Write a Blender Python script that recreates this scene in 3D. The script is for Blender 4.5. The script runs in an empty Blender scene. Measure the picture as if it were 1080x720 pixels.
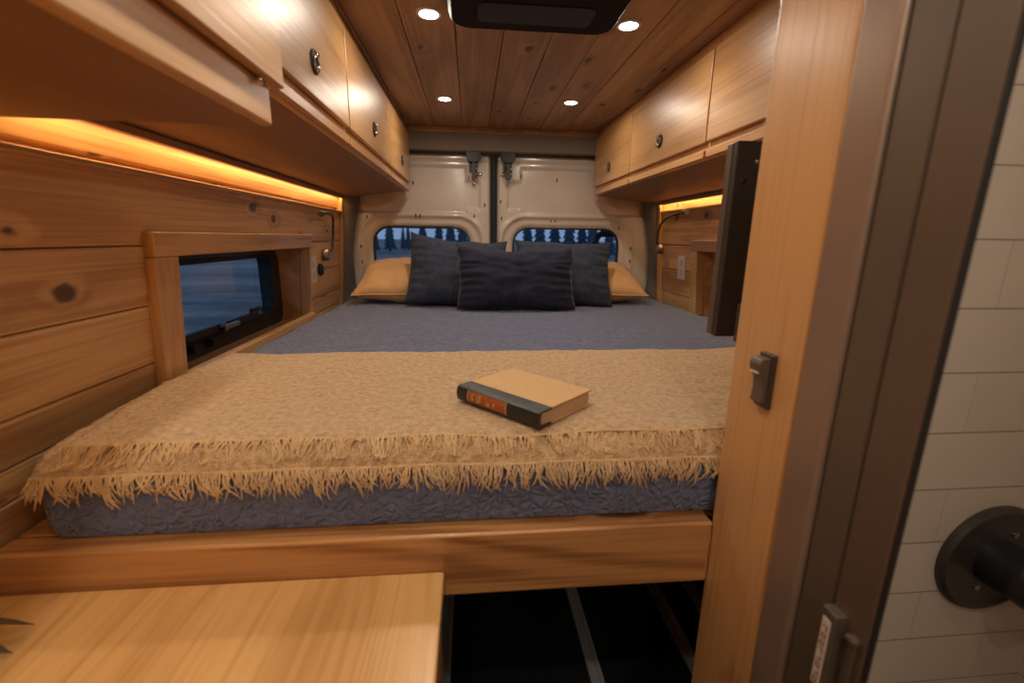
import bpy, bmesh, math, random
from mathutils import Vector, Matrix, noise as mn
C = bpy.context.scene.collection
random.seed(7)
ZO = 1.26                      # camera height above the van floor; heights below are measured from the lens

# ------------------------------------------------------------------ camera
def camera():
    yaw, pitch, roll, F = math.radians(5.38), math.radians(13.17), math.radians(.79), 467.2
    f = Vector((math.sin(yaw)*math.cos(pitch), math.cos(yaw)*math.cos(pitch), -math.sin(pitch)))
    r = Vector((math.cos(yaw), -math.sin(yaw), 0)); u = r.cross(f)
    r2 = math.cos(roll)*r + math.sin(roll)*u; u2 = -math.sin(roll)*r + math.cos(roll)*u
    cd = bpy.data.cameras.new('camera'); cd.sensor_width = 36; cd.lens = F/1080*36
    cd.clip_start = .01; cd.clip_end = 500
    cd.dof.use_dof = True; cd.dof.focus_distance = 1.25; cd.dof.aperture_fstop = 2.8
    o = bpy.data.objects.new('camera', cd); C.objects.link(o)
    m = Matrix((r2, u2, -f)).transposed().to_4x4(); m.translation = Vector((0, 0, ZO))
    o.matrix_world = m
    bpy.context.scene.camera = o
camera()
# ------------------------------------------------------------------ world, exposure
w = bpy.data.worlds.new('dusk'); bpy.context.scene.world = w; w.use_nodes = True
_n = w.node_tree; _bg = _n.nodes['Background']
_tc = _n.nodes.new('ShaderNodeTexCoord'); _sx = _n.nodes.new('ShaderNodeSeparateXYZ'); _cr = _n.nodes.new('ShaderNodeValToRGB')
_n.links.new(_tc.outputs['Generated'], _sx.inputs[0]); _n.links.new(_sx.outputs['Z'], _cr.inputs[0])
_cr.color_ramp.elements[0].color = (.20, .30, .50, 1); _cr.color_ramp.elements[1].color = (.07, .14, .30, 1)
_cr.color_ramp.elements[1].position = .7
_n.links.new(_cr.outputs[0], _bg.inputs['Color']); _bg.inputs['Strength'].default_value = 1.0
vs = bpy.context.scene.view_settings
vs.view_transform = 'Standard'; vs.look = 'None'; vs.gamma = 1; vs.exposure = 0.0; vs.use_curve_mapping = False
LAMP_W = 1.75          # watts of each ceiling downlight
LAMP_COL = (1, .86, .70)
LED_W = 1.45
LED_COL = (1, .60, .23)

# ------------------------------------------------------------------ mesh helpers
class MB:
    def __init__(s): s.v = []; s.f = []
    def add(s, vs, fs):
        b = len(s.v); s.v += [tuple(p) for p in vs]; s.f += [tuple(i+b for i in q) for q in fs]; return s
    def box(s, x0, x1, y0, y1, z0, z1):
        v = [(x, y, z) for x in (x0, x1) for y in (y0, y1) for z in (z0, z1)]
        return s.add(v, [(0,1,3,2),(4,6,7,5),(0,4,5,1),(2,3,7,6),(0,2,6,4),(1,5,7,3)])
    def prism(s, pts, axis, a, b):
        """pts: 2D outline; axis 'x': pts=(y,z) / 'y': (x,z) / 'z': (x,y)"""
        def mk(p, t):
            return {'x': (t, p[0], p[1]), 'y': (p[0], t, p[1]), 'z': (p[0], p[1], t)}[axis]
        n = len(pts); v = [mk(p, a) for p in pts] + [mk(p, b) for p in pts]
        return s.add(v, [tuple(range(n)), tuple(range(2*n-1, n-1, -1))] + [(i, i+n, (i+1) % n+n, (i+1) % n) for i in range(n)])
    def tube(s, pts, r, n=8, caps=True):
        pts = [Vector(p) for p in pts]; rs = r if isinstance(r, (list, tuple)) else [r]*len(pts)
        V = []; prev = None
        for i, p in enumerate(pts):
            t = (pts[min(i+1, len(pts)-1)] - pts[max(i-1, 0)])
            t = t.normalized() if t.length > 1e-9 else Vector((0, 0, 1))
            if prev is None:
                a = t.orthogonal().normalized()
            else:
                a = (prev - t*prev.dot(t)); a = a.normalized() if a.length > 1e-6 else t.orthogonal().normalized()
            prev = a; b = t.cross(a)
            for k in range(n):
                q = 2*math.pi*k/n; V.append(p + (a*math.cos(q)+b*math.sin(q))*rs[i])
        F = [(i*n+k, i*n+(k+1) % n, (i+1)*n+(k+1) % n, (i+1)*n+k) for i in range(len(pts)-1) for k in range(n)]
        if caps: F += [tuple(range(n-1, -1, -1)), tuple((len(pts)-1)*n+k for k in range(n))]
        return s.add(V, F)
    def lathe(s, prof, c, axis='z', n=32):
        """prof: (radius, height along axis)"""
        V = []
        for r, h in prof:
            for k in range(n):
                q = 2*math.pi*k/n; a, b = r*math.cos(q), r*math.sin(q)
                V.append({'z': (c[0]+a, c[1]+b, c[2]+h), 'x': (c[0]+h, c[1]+a, c[2]+b), 'y': (c[0]+a, c[1]+h, c[2]+b)}[axis])
        m = len(prof)
        F = [(i*n+k, i*n+(k+1) % n, (i+1)*n+(k+1) % n, (i+1)*n+k) for i in range(m-1) for k in range(n)]
        F += [tuple(range(n-1, -1, -1)), tuple((m-1)*n+k for k in range(n))]
        return s.add(V, F)
    def grid(s, nu, nv, fn):
        V = [fn(i/nu, j/nv) for i in range(nu+1) for j in range(nv+1)]
        F = [(i*(nv+1)+j, (i+1)*(nv+1)+j, (i+1)*(nv+1)+j+1, i*(nv+1)+j+1) for i in range(nu) for j in range(nv)]
        return s.add(V, F)
    def map(s, fn): s.v = [tuple(fn(*p)) for p in s.v]; return s

def rrect(x0, x1, z0, z1, r, n=8):
    out = []
    for cx, cz, a0 in ((x1-r, z1-r, 0), (x0+r, z1-r, 90), (x0+r, z0+r, 180), (x1-r, z0+r, 270)):
        for k in range(n+1):
            a = math.radians(a0+90*k/n); out.append((cx+r*math.cos(a), cz+r*math.sin(a)))
    return out
def ring(outer, inner, axis, a, b, mb=None):
    """a frame between two outlines with the same number of points"""
    mb = mb or MB(); n = len(outer)
    def mk(p, t): return {'x': (t, p[0], p[1]), 'y': (p[0], t, p[1]), 'z': (p[0], p[1], t)}[axis]
    V = [mk(p, a) for p in outer]+[mk(p, a) for p in inner]+[mk(p, b) for p in outer]+[mk(p, b) for p in inner]
    F = []
    for i in range(n):
        j = (i+1) % n
        F += [(i, j, n+j, n+i), (2*n+i, 3*n+i, 3*n+j, 2*n+j), (i, 2*n+i, 2*n+j, j), (n+i, n+j, 3*n+j, 3*n+i)]
    return mb.add(V, F)

def obj(name, mb, mat, parent=None, bevel=0, smooth=False, origin=None, label=None):
    """world-placed mesh; vertices are given in lens-height coordinates"""
    if parent is not None and origin is None: org = wl(parent)
    elif origin is not None: org = Vector(origin)+Vector((0, 0, ZO))
    else: org = Vector((0, 0, 0))
    me = bpy.data.meshes.new(name)
    me.from_pydata([(p[0]-org.x, p[1]-org.y, p[2]+ZO-org.z) for p in mb.v], [], mb.f)
    bm = bmesh.new(); bm.from_mesh(me); bmesh.ops.recalc_face_normals(bm, faces=bm.faces); bm.to_mesh(me); bm.free()
    me.materials.append(mat)
    if smooth:
        for p in me.polygons: p.use_smooth = True
    o = bpy.data.objects.new(name, me); C.objects.link(o)
    if parent is not None:
        o.parent = parent; o.location = org - wl(parent)
    else: o.location = org
    if bevel:
        m = o.modifiers.new('bevel', 'BEVEL'); m.width = bevel; m.segments = 3; m.limit_method = 'ANGLE'; m.angle_limit = math.radians(40)
        if not smooth:
            for p in me.polygons: p.use_smooth = True
            m.harden_normals = True
    if smooth == 'edge':
        me.set_sharp_from_angle(angle=math.radians(35))
    if label: o['label'] = label
    return o
def wl(o):
    v = Vector(o.location)
    while o.parent: o = o.parent; v += Vector(o.location)
    return v
def thing(name, label, cat, loc, group=None):
    o = bpy.data.objects.new(name, None); C.objects.link(o); o.empty_display_size = .05
    o.location = (loc[0], loc[1], loc[2]+ZO); o['label'] = label; o['category'] = cat
    if group: o['group'] = group
    return o
def tag(o, label, cat, group=None):
    o['label'] = label; o['category'] = cat
    if group: o['group'] = group
    return o
def solo(name, mb, mat, label, cat, group=None, **k):
    xs = [p[0] for p in mb.v]; ys = [p[1] for p in mb.v]; zs = [p[2] for p in mb.v]
    o = obj(name, mb, mat, origin=((min(xs)+max(xs))/2, (min(ys)+max(ys))/2, min(zs)), **k)
    return tag(o, label, cat, group)
def struct(name, mb, mat, parent=None, **k):
    o = obj(name, mb, mat, parent, **k)
    if parent is None: o['kind'] = 'structure'
    return o
def copy_tree(o, loc, label=None):
    def rec(src, par):
        c = src.copy(); C.objects.link(c)
        if par: c.parent = par
        for ch in list(kids.get(src.name, [])): rec(ch, c)
        return c
    kids = {}
    for q in list(bpy.data.objects):
        if q.parent: kids.setdefault(q.parent.name, []).append(q)
    c = rec(o, None); c.location = (loc[0], loc[1], loc[2]+ZO)
    if label: c['label'] = label
    return c

# ------------------------------------------------------------------ materials
class G:
    def __init__(s, name):
        s.m = bpy.data.materials.new(name); s.m.use_nodes = True; s.t = s.m.node_tree
        s.b = s.t.nodes['Principled BSDF']
    def n(s, typ, ins=None, **props):
        q = s.t.nodes.new('ShaderNode'+typ)
        for k, v in props.items(): setattr(q, k, v)
        for k, v in (ins or {}).items(): s.set(q, k, v)
        return q
    def set(s, q, k, v):
        i = q.inputs[k]
        if isinstance(v, bpy.types.NodeSocket): s.t.links.new(v, i)
        elif isinstance(v, bpy.types.Node): s.t.links.new(v.outputs[0], i)
        else: i.default_value = v
    def math(s, op, a, b=0, c=0, clamp=False):
        q = s.n('Math', operation=op, use_clamp=clamp); s.set(q, 0, a); s.set(q, 1, b); s.set(q, 2, c); return q.outputs[0]
    def mix(s, f, a, b, blend='MIX'):
        q = s.n('Mix', data_type='RGBA', blend_type=blend); s.set(q, 0, f); s.set(q, 6, a); s.set(q, 7, b); return q.outputs[2]
    def ramp(s, f, stops):
        q = s.n('ValToRGB', {0: f}); e = q.color_ramp.elements
        while len(e) < len(stops): e.new(.5)
        for el, (p, c) in zip(e, stops):
            el.position = p; el.color = (*c, 1) if not isinstance(c, (int, float)) else (c, c, c, 1)
        return q.outputs[0]
    def step(s, x, a, b):
        q = s.n('MapRange', interpolation_type='SMOOTHSTEP'); s.set(q, 0, x); s.set(q, 1, a); s.set(q, 2, b); return q.outputs[0]
    def bump(s, h, d=.01, st=1.0):
        q = s.n('Bump', {'Height': h, 'Distance': d, 'Strength': st}); s.set(s.b, 'Normal', q.outputs[0])
def c4(c): return (*c, 1)

def plain(name, col, rough=.5, metal=0, coat=0, bump=None, spec=.5, emit=None):
    g = G(name); b = g.b
    tc = g.n('TexCoord'); nz = g.n('TexNoise', {'Vector': tc.outputs['Object'], 'Scale': 9.0, 'Detail': 3.0})
    col2 = tuple(min(1, c*1.12) for c in col); col1 = tuple(c*.88 for c in col)
    g.set(b, 'Base Color', g.mix(nz.outputs[0], c4(col1), c4(col2)))
    b.inputs['Roughness'].default_value = rough; b.inputs['Metallic'].default_value = metal
    b.inputs['Coat Weight'].default_value = coat; b.inputs['Coat Roughness'].default_value = .12
    b.inputs['Specular IOR Level'].default_value = spec
    if bump:
        n2 = g.n('TexNoise', {'Vector': tc.outputs['Object'], 'Scale': bump[0], 'Detail': 2.0})
        g.bump(n2.outputs[0], bump[1], .6)
    if emit:
        b.inputs['Emission Color'].default_value = c4(emit[0]); b.inputs['Emission Strength'].default_value = emit[1]
    return g.m

def wood(name, light, mid, dark, axis='Y', knots=0.0, rough=.38, coat=.25, rings=26, island=True, fine=150, ringmix=.75, knot_sz=.05, var=.16, cells=(2.6, 7.0)):
    g = G(name); b = g.b
    tc = g.n('TexCoord'); geo = g.n('NewGeometry'); oi = g.n('ObjectInfo')
    rnd = g.math('ADD', g.math('MULTIPLY', geo.outputs['Random Per Island'], 17.3 if island else 0.0), g.math('MULTIPLY', oi.outputs['Random'], 11.0))
    sp = g.n('SeparateXYZ', {0: tc.outputs['Object']})
    k = {'X': (0, 1, 2), 'Y': (1, 0, 2), 'Z': (2, 0, 1)}[axis]
    U = g.math('ADD', sp.outputs[k[0]], rnd)
    V = g.math('ADD', sp.outputs[k[1]], g.math('MULTIPLY', rnd, .37)); W = g.math('ADD', sp.outputs[k[2]], g.math('MULTIPLY', rnd, .61))
    def vec(a, bb, c):
        return g.n('CombineXYZ', {0: g.math('MULTIPLY', U, a), 1: g.math('MULTIPLY', V, bb), 2: g.math('MULTIPLY', W, c)}).outputs[0]
    if knots:
        VW = g.math('ADD', V, W)
        kv = g.n('CombineXYZ', {0: g.math('MULTIPLY', U, cells[0]), 1: g.math('MULTIPLY', VW, cells[1]), 2: 0.0})
        vo = g.n('TexVoronoi', {'Vector': kv.outputs[0], 'Scale': 1.0, 'Randomness': 1.0}, voronoi_dimensions='2D')
        cs = g.n('SeparateColor', {0: vo.outputs['Color']})
        gate = g.math('LESS_THAN', cs.outputs[0], knots)
        wob = g.math('MULTIPLY', g.math('SUBTRACT', g.n('TexNoise', {'Vector': vec(22, 45, 45), 'Scale': 1.0, 'Detail': 3.0}).outputs[0], .5), .17)
        d = g.math('ADD', vo.outputs['Distance'], wob)
        size = g.math('ADD', .5, cs.outputs[1])
        core = g.math('MULTIPLY', g.math('SUBTRACT', 1, g.step(d, g.math('MULTIPLY', size, knot_sz), g.math('MULTIPLY', size, knot_sz*2.0))), gate)
        halo = g.math('MULTIPLY', g.math('SUBTRACT', 1, g.step(d, 0.0, .30)), gate)
    nz = g.n('TexNoise', {'Vector': vec(.7, 5, 5), 'Scale': 1.0, 'Detail': 2.0, 'Distortion': .3}).outputs[0]
    ph = g.math('MULTIPLY', nz, rings)
    if knots: ph = g.math('ADD', ph, g.math('MULTIPLY', halo, 5.0))
    ph = g.math('ADD', ph, g.math('MULTIPLY', g.n('TexNoise', {'Vector': vec(2.5, 40, 40), 'Scale': 1.0}).outputs[0], 1.6))
    ringv = g.math('MULTIPLY_ADD', g.math('SINE', ph), .5, .5)
    ringv = g.math('POWER', ringv, 1.6)
    fib = g.n('TexNoise', {'Vector': vec(3.0, fine, fine), 'Scale': 1.0, 'Detail': 3.0}).outputs[0]
    big = g.n('TexNoise', {'Vector': vec(1.1, 7, 7), 'Scale': 1.0, 'Detail': 1.0}).outputs[0]
    f1 = g.math('MULTIPLY', ringv, ringmix)
    f1 = g.math('ADD', f1, g.math('MULTIPLY', g.math('SUBTRACT', fib, .5), 2.2), clamp=True)
    col = g.mix(f1, c4(light), c4(mid))
    col = g.mix(g.math('MULTIPLY', g.step(big, .48, .75), .45), col, c4(dark))
    vmul = g.math('ADD', 1-var/2, g.math('MULTIPLY', g.math('FRACT', g.math('MULTIPLY', rnd, 3.7)), var))
    hsv = g.n('HueSaturation', {'Color': col, 'Value': vmul}); col = hsv.outputs[0]
    if knots:
        col = g.mix(g.math('MULTIPLY', halo, .22), col, c4(dark))
        col = g.mix(g.math('MULTIPLY', core, .88), col, c4(tuple(c*.22 for c in dark)))
    g.set(b, 'Base Color', col)
    g.set(b, 'Roughness', g.math('ADD', rough-.06, g.math('MULTIPLY', fib, .14)))
    b.inputs['Coat Weight'].default_value = coat; b.inputs['Coat Roughness'].default_value = .3
    g.bump(g.math('ADD', fib, g.math('MULTIPLY', ringv, .3)), .0009, .35)
    return g.m

def cloth(name, c1, c2, fine=900, bumpd=.002, quilt=None, sheen=.3, mott=40, rough=.9):
    g = G(name); b = g.b; tc = g.n('TexCoord'); P = tc.outputs['Object']
    n1 = g.n('TexNoise', {'Vector': P, 'Scale': float(mott), 'Detail': 5.0, 'Roughness': .65}).outputs[0]
    n2 = g.n('TexNoise', {'Vector': P, 'Scale': float(fine), 'Detail': 2.0}).outputs[0]
    f = g.math('ADD', g.math('MULTIPLY', g.step(n1, .3, .7), .6), g.math('MULTIPLY', n2, .4))
    g.set(b, 'Base Color', g.mix(f, c4(c1), c4(c2)))
    b.inputs['Roughness'].default_value = rough; b.inputs['Sheen Weight'].default_value = sheen
    b.inputs['Sheen Roughness'].default_value = .4; b.inputs['Specular IOR Level'].default_value = .2
    h = g.math('ADD', g.math('MULTIPLY', n2, .5), n1)
    if quilt:
        dv = g.n('TexNoise', {'Vector': P, 'Scale': 14.0, 'Detail': 2.0})
        pv = g.n('Mix', {0: .06, 4: P, 5: dv.outputs['Color']}, data_type='VECTOR')
        vo = g.n('TexVoronoi', {'Vector': pv.outputs[1], 'Scale': float(quilt)}, feature='DISTANCE_TO_EDGE')
        h = g.math('ADD', g.math('MULTIPLY', g.step(vo.outputs['Distance'], 0.0, .28), 2.4), h)
    g.bump(h, bumpd, .9)
    return g.m

M = {}
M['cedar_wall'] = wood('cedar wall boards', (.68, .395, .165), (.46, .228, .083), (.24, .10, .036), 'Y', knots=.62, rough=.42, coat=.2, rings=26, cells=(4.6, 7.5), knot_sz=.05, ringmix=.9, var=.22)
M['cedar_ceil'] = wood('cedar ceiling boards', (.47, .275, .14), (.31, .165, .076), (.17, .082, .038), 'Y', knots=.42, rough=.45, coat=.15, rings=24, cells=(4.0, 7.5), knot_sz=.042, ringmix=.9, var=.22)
M['cedar_x'] = wood('varnished cedar beam', (.58, .29, .105), (.33, .14, .045), (.20, .075, .025), 'X', knots=.2, rough=.3, coat=.5, rings=55, cells=(2.5, 7.0), knot_sz=.07, ringmix=.9)
M['cedar_z'] = wood('clear cedar upright', (.66, .38, .155), (.46, .225, .083), (.35, .15, .052), 'Z', knots=.16, rough=.34, coat=.35, rings=22, cells=(3.0, 6.0), knot_sz=.028, ringmix=.6)
M['cedar_y'] = wood('clear cedar trim', (.62, .34, .135), (.42, .20, .07), (.27, .11, .038), 'Y', rough=.36, coat=.3, rings=30, ringmix=.85)
M['bamboo'] = wood('bamboo door panel', (.54, .295, .115), (.34, .165, .055), (.27, .12, .038), 'Y', rough=.37, coat=.22, rings=40, fine=170, ringmix=.45, var=.08)
M['bamboo_top'] = wood('bamboo worktop', (.74, .44, .17), (.54, .285, .095), (.47, .23, .075), 'Y', rough=.30, coat=.35, rings=150, fine=100, ringmix=.40, island=False, var=0)
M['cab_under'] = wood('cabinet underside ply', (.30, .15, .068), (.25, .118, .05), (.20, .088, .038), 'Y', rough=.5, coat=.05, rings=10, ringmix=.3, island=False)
M['quilt'] = cloth('blue quilted cotton', (.115, .138, .235), (.175, .20, .315), fine=700, bumpd=.0024, quilt=68, sheen=.25)
M['throw'] = cloth('tan woven wool', (.40, .235, .105), (.84, .59, .33), fine=330, bumpd=.009, sheen=.4, mott=85)
M['fringe'] = cloth('tan wool strands', (.56, .36, .17), (.80, .57, .32), fine=300, bumpd=.001, sheen=.4, mott=60)
M['pillow_tan'] = cloth('tan pillow linen', (.56, .32, .14), (.66, .40, .19), fine=600, bumpd=.001, mott=20)
M['pillow_grey'] = cloth('charcoal blue corduroy', (.026, .033, .052), (.052, .062, .092), fine=260, bumpd=.003, mott=45, sheen=.12)
M['pillow_navy'] = cloth('navy velvet', (.014, .015, .028), (.030, .032, .052), fine=400, bumpd=.0015, mott=14, sheen=.12)
M['van_paint'] = plain('beige van paint', (.60, .515, .44), .24, .0, .5)
M['header'] = plain('dark headliner felt', (.20, .165, .135), .9, bump=(300, .001))
M['pillar'] = plain('grey pillar fabric', (.15, .125, .10), .85, bump=(300, .001))
M['black'] = plain('black plastic', (.014, .014, .015), .4, bump=(400, .0004))
M['vent'] = plain('dark vent plastic', (.016, .014, .013), .75, spec=.15)
M['rubber'] = plain('black rubber', (.012, .012, .013), .6)
M['tvblack'] = plain('matt black television shell', (.035, .026, .020), .45)
M['tvedge'] = plain('dark grey television rim', (.10, .078, .06), .4)
M['switch'] = plain('brown black switch plastic', (.045, .035, .028), .35)
M['switch_face'] = plain('worn switch rocker', (.10, .078, .058), .4)
M['bronze'] = plain('brushed bronze metal', (.28, .205, .155), .36, .35)
M['bronze_dark'] = plain('dark bronze metal', (.13, .105, .080), .42, .35)
M['bronze_deep'] = plain('deep bronze metal', (.13, .098, .072), .42, .35)
M['sticker'] = plain('white sticker', (.60, .52, .46), .5)
M['ink'] = plain('grey print', (.12, .09, .08), .6)
M['white'] = plain('white plastic', (.72, .66, .60), .4)
M['steel'] = plain('burnished steel', (.42, .36, .30), .28, 1.0)
M['nickel'] = plain('bright nickel', (.75, .70, .62), .2, 1.0)
M['gun'] = plain('dark gunmetal', (.05, .044, .038), .4, .3)
M['alu'] = plain('aluminium track', (.55, .52, .52), .4, .2)
M['floor'] = plain('black rubber mat', (.010, .010, .011), .8, bump=(200, .001))
M['dark_liner'] = plain('black garage liner', (.008, .008, .009), .9)
M['page'] = plain('book page edges', (.55, .36, .20), .8)
M['bookcloth'] = cloth('tan book cloth', (.60, .38, .17), (.68, .45, .22), fine=800, bumpd=.0006, mott=120, sheen=.1, rough=.7)
M['bookblack'] = plain('black book leather', (.020, .020, .023), .42, bump=(300, .001))
M['booklabel'] = plain('rust leather label', (.36, .10, .022), .5)
M['gold'] = plain('gold stamping', (.75, .52, .28), .4, .5)
M['shadow_leaf'] = plain('shadow leaf', (.085, .045, .022), .6)  # brown of a plant's shadow on the countertop, put into the tips' colour
M['added_pot'] = plain('added plant clay', (.30, .14, .08), .7)
M['soil'] = plain('potting soil', (.03, .02, .015), .9)
M['lamp_on'] = plain('lit lamp lens', (1, .95, .88), .4, emit=((1, .93, .84), 14.0))
M['led_on'] = plain('lit amber strip', (1, .6, .2), .4, emit=(LED_COL, 3.0))
M['glow'] = plain('lit blue dot', (.1, .2, .9), .4, emit=((.15, .2, 1), 1.5))
M['tree'] = plain('dusk conifer needles', (.085, .13, .17), .95, bump=(3, .05))
M['trunk'] = plain('conifer bark', (.03, .03, .035), .9)
def m_ground():
    g = G('frosted dusk field'); tc = g.n('TexCoord')
    mp = g.n('Mapping', {'Vector': tc.outputs['Object'], 'Scale': (.10, .45, 1)})
    n1 = g.n('TexNoise', {'Vector': mp.outputs[0], 'Scale': 1.0, 'Detail': 4.0}).outputs[0]
    n2 = g.n('TexNoise', {'Vector': tc.outputs['Object'], 'Scale': 3.0, 'Detail': 4.0}).outputs[0]
    f = g.step(g.math('ADD', g.math('MULTIPLY', n1, .8), g.math('MULTIPLY', n2, .2)), .4, .62)
    g.set(g.b, 'Base Color', g.mix(f, (.25, .21, .165, 1), (.56, .48, .385, 1))); g.b.inputs['Roughness'].default_value = .9
    return g.m
M['ground'] = m_ground()
def m_tile():
    g = G('shower wall tile'); tc = g.n('TexCoord'); sp = g.n('SeparateXYZ', {0: tc.outputs['Object']})
    XX = g.math('ADD', sp.outputs[0], sp.outputs[1])
    v = g.n('CombineXYZ', {0: XX, 1: g.math('ADD', sp.outputs[2], -ZO+.275+.96), 2: 0.0})
    br = g.n('TexBrick', {'Vector': v.outputs[0], 'Color1': (.56, .49, .41, 1), 'Color2': (.585, .51, .43, 1), 'Mortar': (.47, .405, .335, 1), 'Scale': 1.0,
                          'Mortar Size': .0011, 'Mortar Smooth': .2, 'Brick Width': .29, 'Row Height': .0955})
    n = g.n('TexNoise', {'Vector': tc.outputs['Object'], 'Scale': 6.0, 'Detail': 2.0}).outputs[0]
    fr = g.math('FRACT', g.math('DIVIDE', g.math('ADD', sp.outputs[2], -ZO+.275+.96), .0955))
    ln = g.math('GREATER_THAN', g.math('ABSOLUTE', g.math('SUBTRACT', fr, .5)), .488)
    cc = g.mix(g.math('MULTIPLY', n, .3), br.outputs['Color'], (.45, .385, .315, 1))
    g.set(g.b, 'Base Color', g.mix(ln, cc, (.27, .22, .175, 1)))
    g.b.inputs['Roughness'].default_value = .28
    g.bump(g.math('ADD', g.math('SUBTRACT', 1, br.outputs['Fac']), g.math('MULTIPLY', n, .6)), .0015, .6)
    return g.m
M['tile'] = m_tile()
def m_glass(name, tint, gloss=.05):
    g = G(name); t = g.t; t.nodes.remove(g.b)
    out = t.nodes['Material Output']
    geo = g.n('NewGeometry'); fr0 = g.n('Fresnel', {'IOR': 1.35}); fr = g.n('Math', {0: fr0.outputs[0], 1: g.math('SUBTRACT', 1, geo.outputs['Backfacing'])}, operation='MULTIPLY')
    tr = g.n('BsdfTransparent', {'Color': c4(tint)}); gl = g.n('BsdfGlossy', {'Color': (.8, .8, .85, 1), 'Roughness': gloss})
    mx = g.n('MixShader', {0: fr.outputs[0], 1: tr.outputs[0], 2: gl.outputs[0]})
    t.links.new(mx.outputs[0], out.inputs['Surface']); return g.m
M['glass'] = m_glass('tinted van glass', (.94, .96, .98), .03)
M['glass_side'] = m_glass('smoked side glass', (.90, .94, .97), .04)
def m_grille():
    g = G('perforated grille'); tc = g.n('TexCoord')
    vo = g.n('TexVoronoi', {'Vector': tc.outputs['Object'], 'Scale': 110.0, 'Randomness': 0.0}, voronoi_dimensions='2D').outputs['Distance']
    f = g.step(vo, .26, .36)
    g.set(g.b, 'Base Color', g.mix(f, (.001, .001, .001, 1), (.020, .017, .015, 1))); g.b.inputs['Roughness'].default_value = .5
    g.bump(f, .002, 1.0); return g.m
M['grille'] = m_grille()

# ------------------------------------------------------------------ setting
XL = lambda z: -.642 + .068*z         # left wall leans inwards as it rises
XR = lambda z: 1.0 - .08*z
def leanL(mb): return mb.map(lambda x, y, z: (x+.068*z, y, z))
def leanR(mb): return mb.map(lambda x, y, z: (x-.08*z, y, z))

struct('floor', MB().box(-1.0, 1.35, -2.3, 2.47, -1.29, -1.26), M['floor'])
# outside ground and trees are added at the end

# ceiling: tongue and groove boards along the van
cb = MB(); xs = [-.98, -.845, -.71, -.575, -.44, -.305, -.17, -.036, .092, .222, .346, .478, .61, .745, .88, 1.015, 1.15, 1.3]
for a, b in zip(xs, xs[1:]): cb.box(a+.0005, b-.0005, -2.3, 2.40, .53, .55)
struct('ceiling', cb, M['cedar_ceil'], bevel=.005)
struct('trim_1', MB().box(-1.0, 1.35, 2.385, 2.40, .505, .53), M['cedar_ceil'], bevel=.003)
struct('wall_roof', MB().box(-1.0, 1.35, -2.3, 2.6, .551, .60), M['header'])

# left wall boards
zs = [-1.25, -1.13, -1.01, -.88, -.76, -.625, -.505, -.385, -.265, -.145, -.025, .112]
zt_niche = -.034; N0, N1 = 1.032, 1.838          # window niche opening along y
lw = MB()
for a, b in zip(zs, zs[1:]):
    if b <= -.30 or a >= -.03 or a < -.5:
        lw.box(-.662, -.642, -2.3, 2.325, a+.0007, b-.0007)
    elif a < -.3:      # board under the niche
        lw.box(-.662, -.642, -2.3, 2.325, a+.0007, -.335); lw.box(-.662, -.642, -2.3, N0-.02, -.334, b-.0007); lw.box(-.662, -.642, N1+.01, 2.325, -.334, b-.0007)
    else:
        lw.box(-.662, -.642, -2.3, N0-.02, a+.0007, b-.0007); lw.box(-.662, -.642, N1+.012, 2.325, a+.0007, b-.0007)
lw.box(-.668, -.648, -2.3, 2.325, .126, .30)
lw.box(-.675, -.663, -2.3, N0-.02, -1.25, .3); lw.box(-.675, -.663, N1+.012, 2.325, -1.25, .3); lw.box(-.675, -.663, N0-.02, N1+.012, zt_niche, .3)
struct('wall_left', leanL(lw), M['cedar_wall'], bevel=.0055)
# thin moulding under the lit strip
struct('trim_2', leanL(MB().box(-.648, -.628, -2.3, 2.325, .106, .116)), M['cedar_y'], bevel=.002)
# outer skin
sk = MB()
sk.box(-.90, -.88, -2.3, .98, -1.26, .55); sk.box(-.90, -.88, 2.40, 2.47, -1.26, .55); sk.box(-.90, -.88, .98, 2.40, -1.26, -.46); sk.box(-.90, -.88, .98, 2.40, -.01, .55)
struct('wall_left_skin', sk, M['dark_liner'])

# niche casing on the wall and the box behind it
zt, zb = -.048, -.312
cs = MB()
cs.box(-.664, -.622, N0-.075, N1+.02, zt, .002)                 # head
cv = MB(); cv.box(-.664, -.6225, N0-.075, N0, -.345, zt-.0005); cv.box(-.664, -.624, N1, N1+.02, -.345, zt-.0005)
struct('trim_12', leanL(cv), M['cedar_z'], bevel=.003)
struct('trim_3', leanL(cs), M['cedar_y'], bevel=.003)
nb = MB()
nb.box(-.79, -.665, N0-.012, N1+.012, zt, zt+.012)
nb.box(-.79, -.6645, N0-.012, N0, zb-.03, zt)
nb.box(-.79, -.6645, N1, N1+.012, zb-.03, zt)
nb.box(-.79, -.618, N0-.012, N1+.012, zb-.035, zb-.023)
nb.prism([(-.628, zb-.02), (-.610, zb-.02), (-.610, zb+.004), (-.628, zb+.008)], 'y', N0-.012, N1+.012)
struct('trim_4', leanL(nb), M['cedar_y'], bevel=.002)

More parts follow.
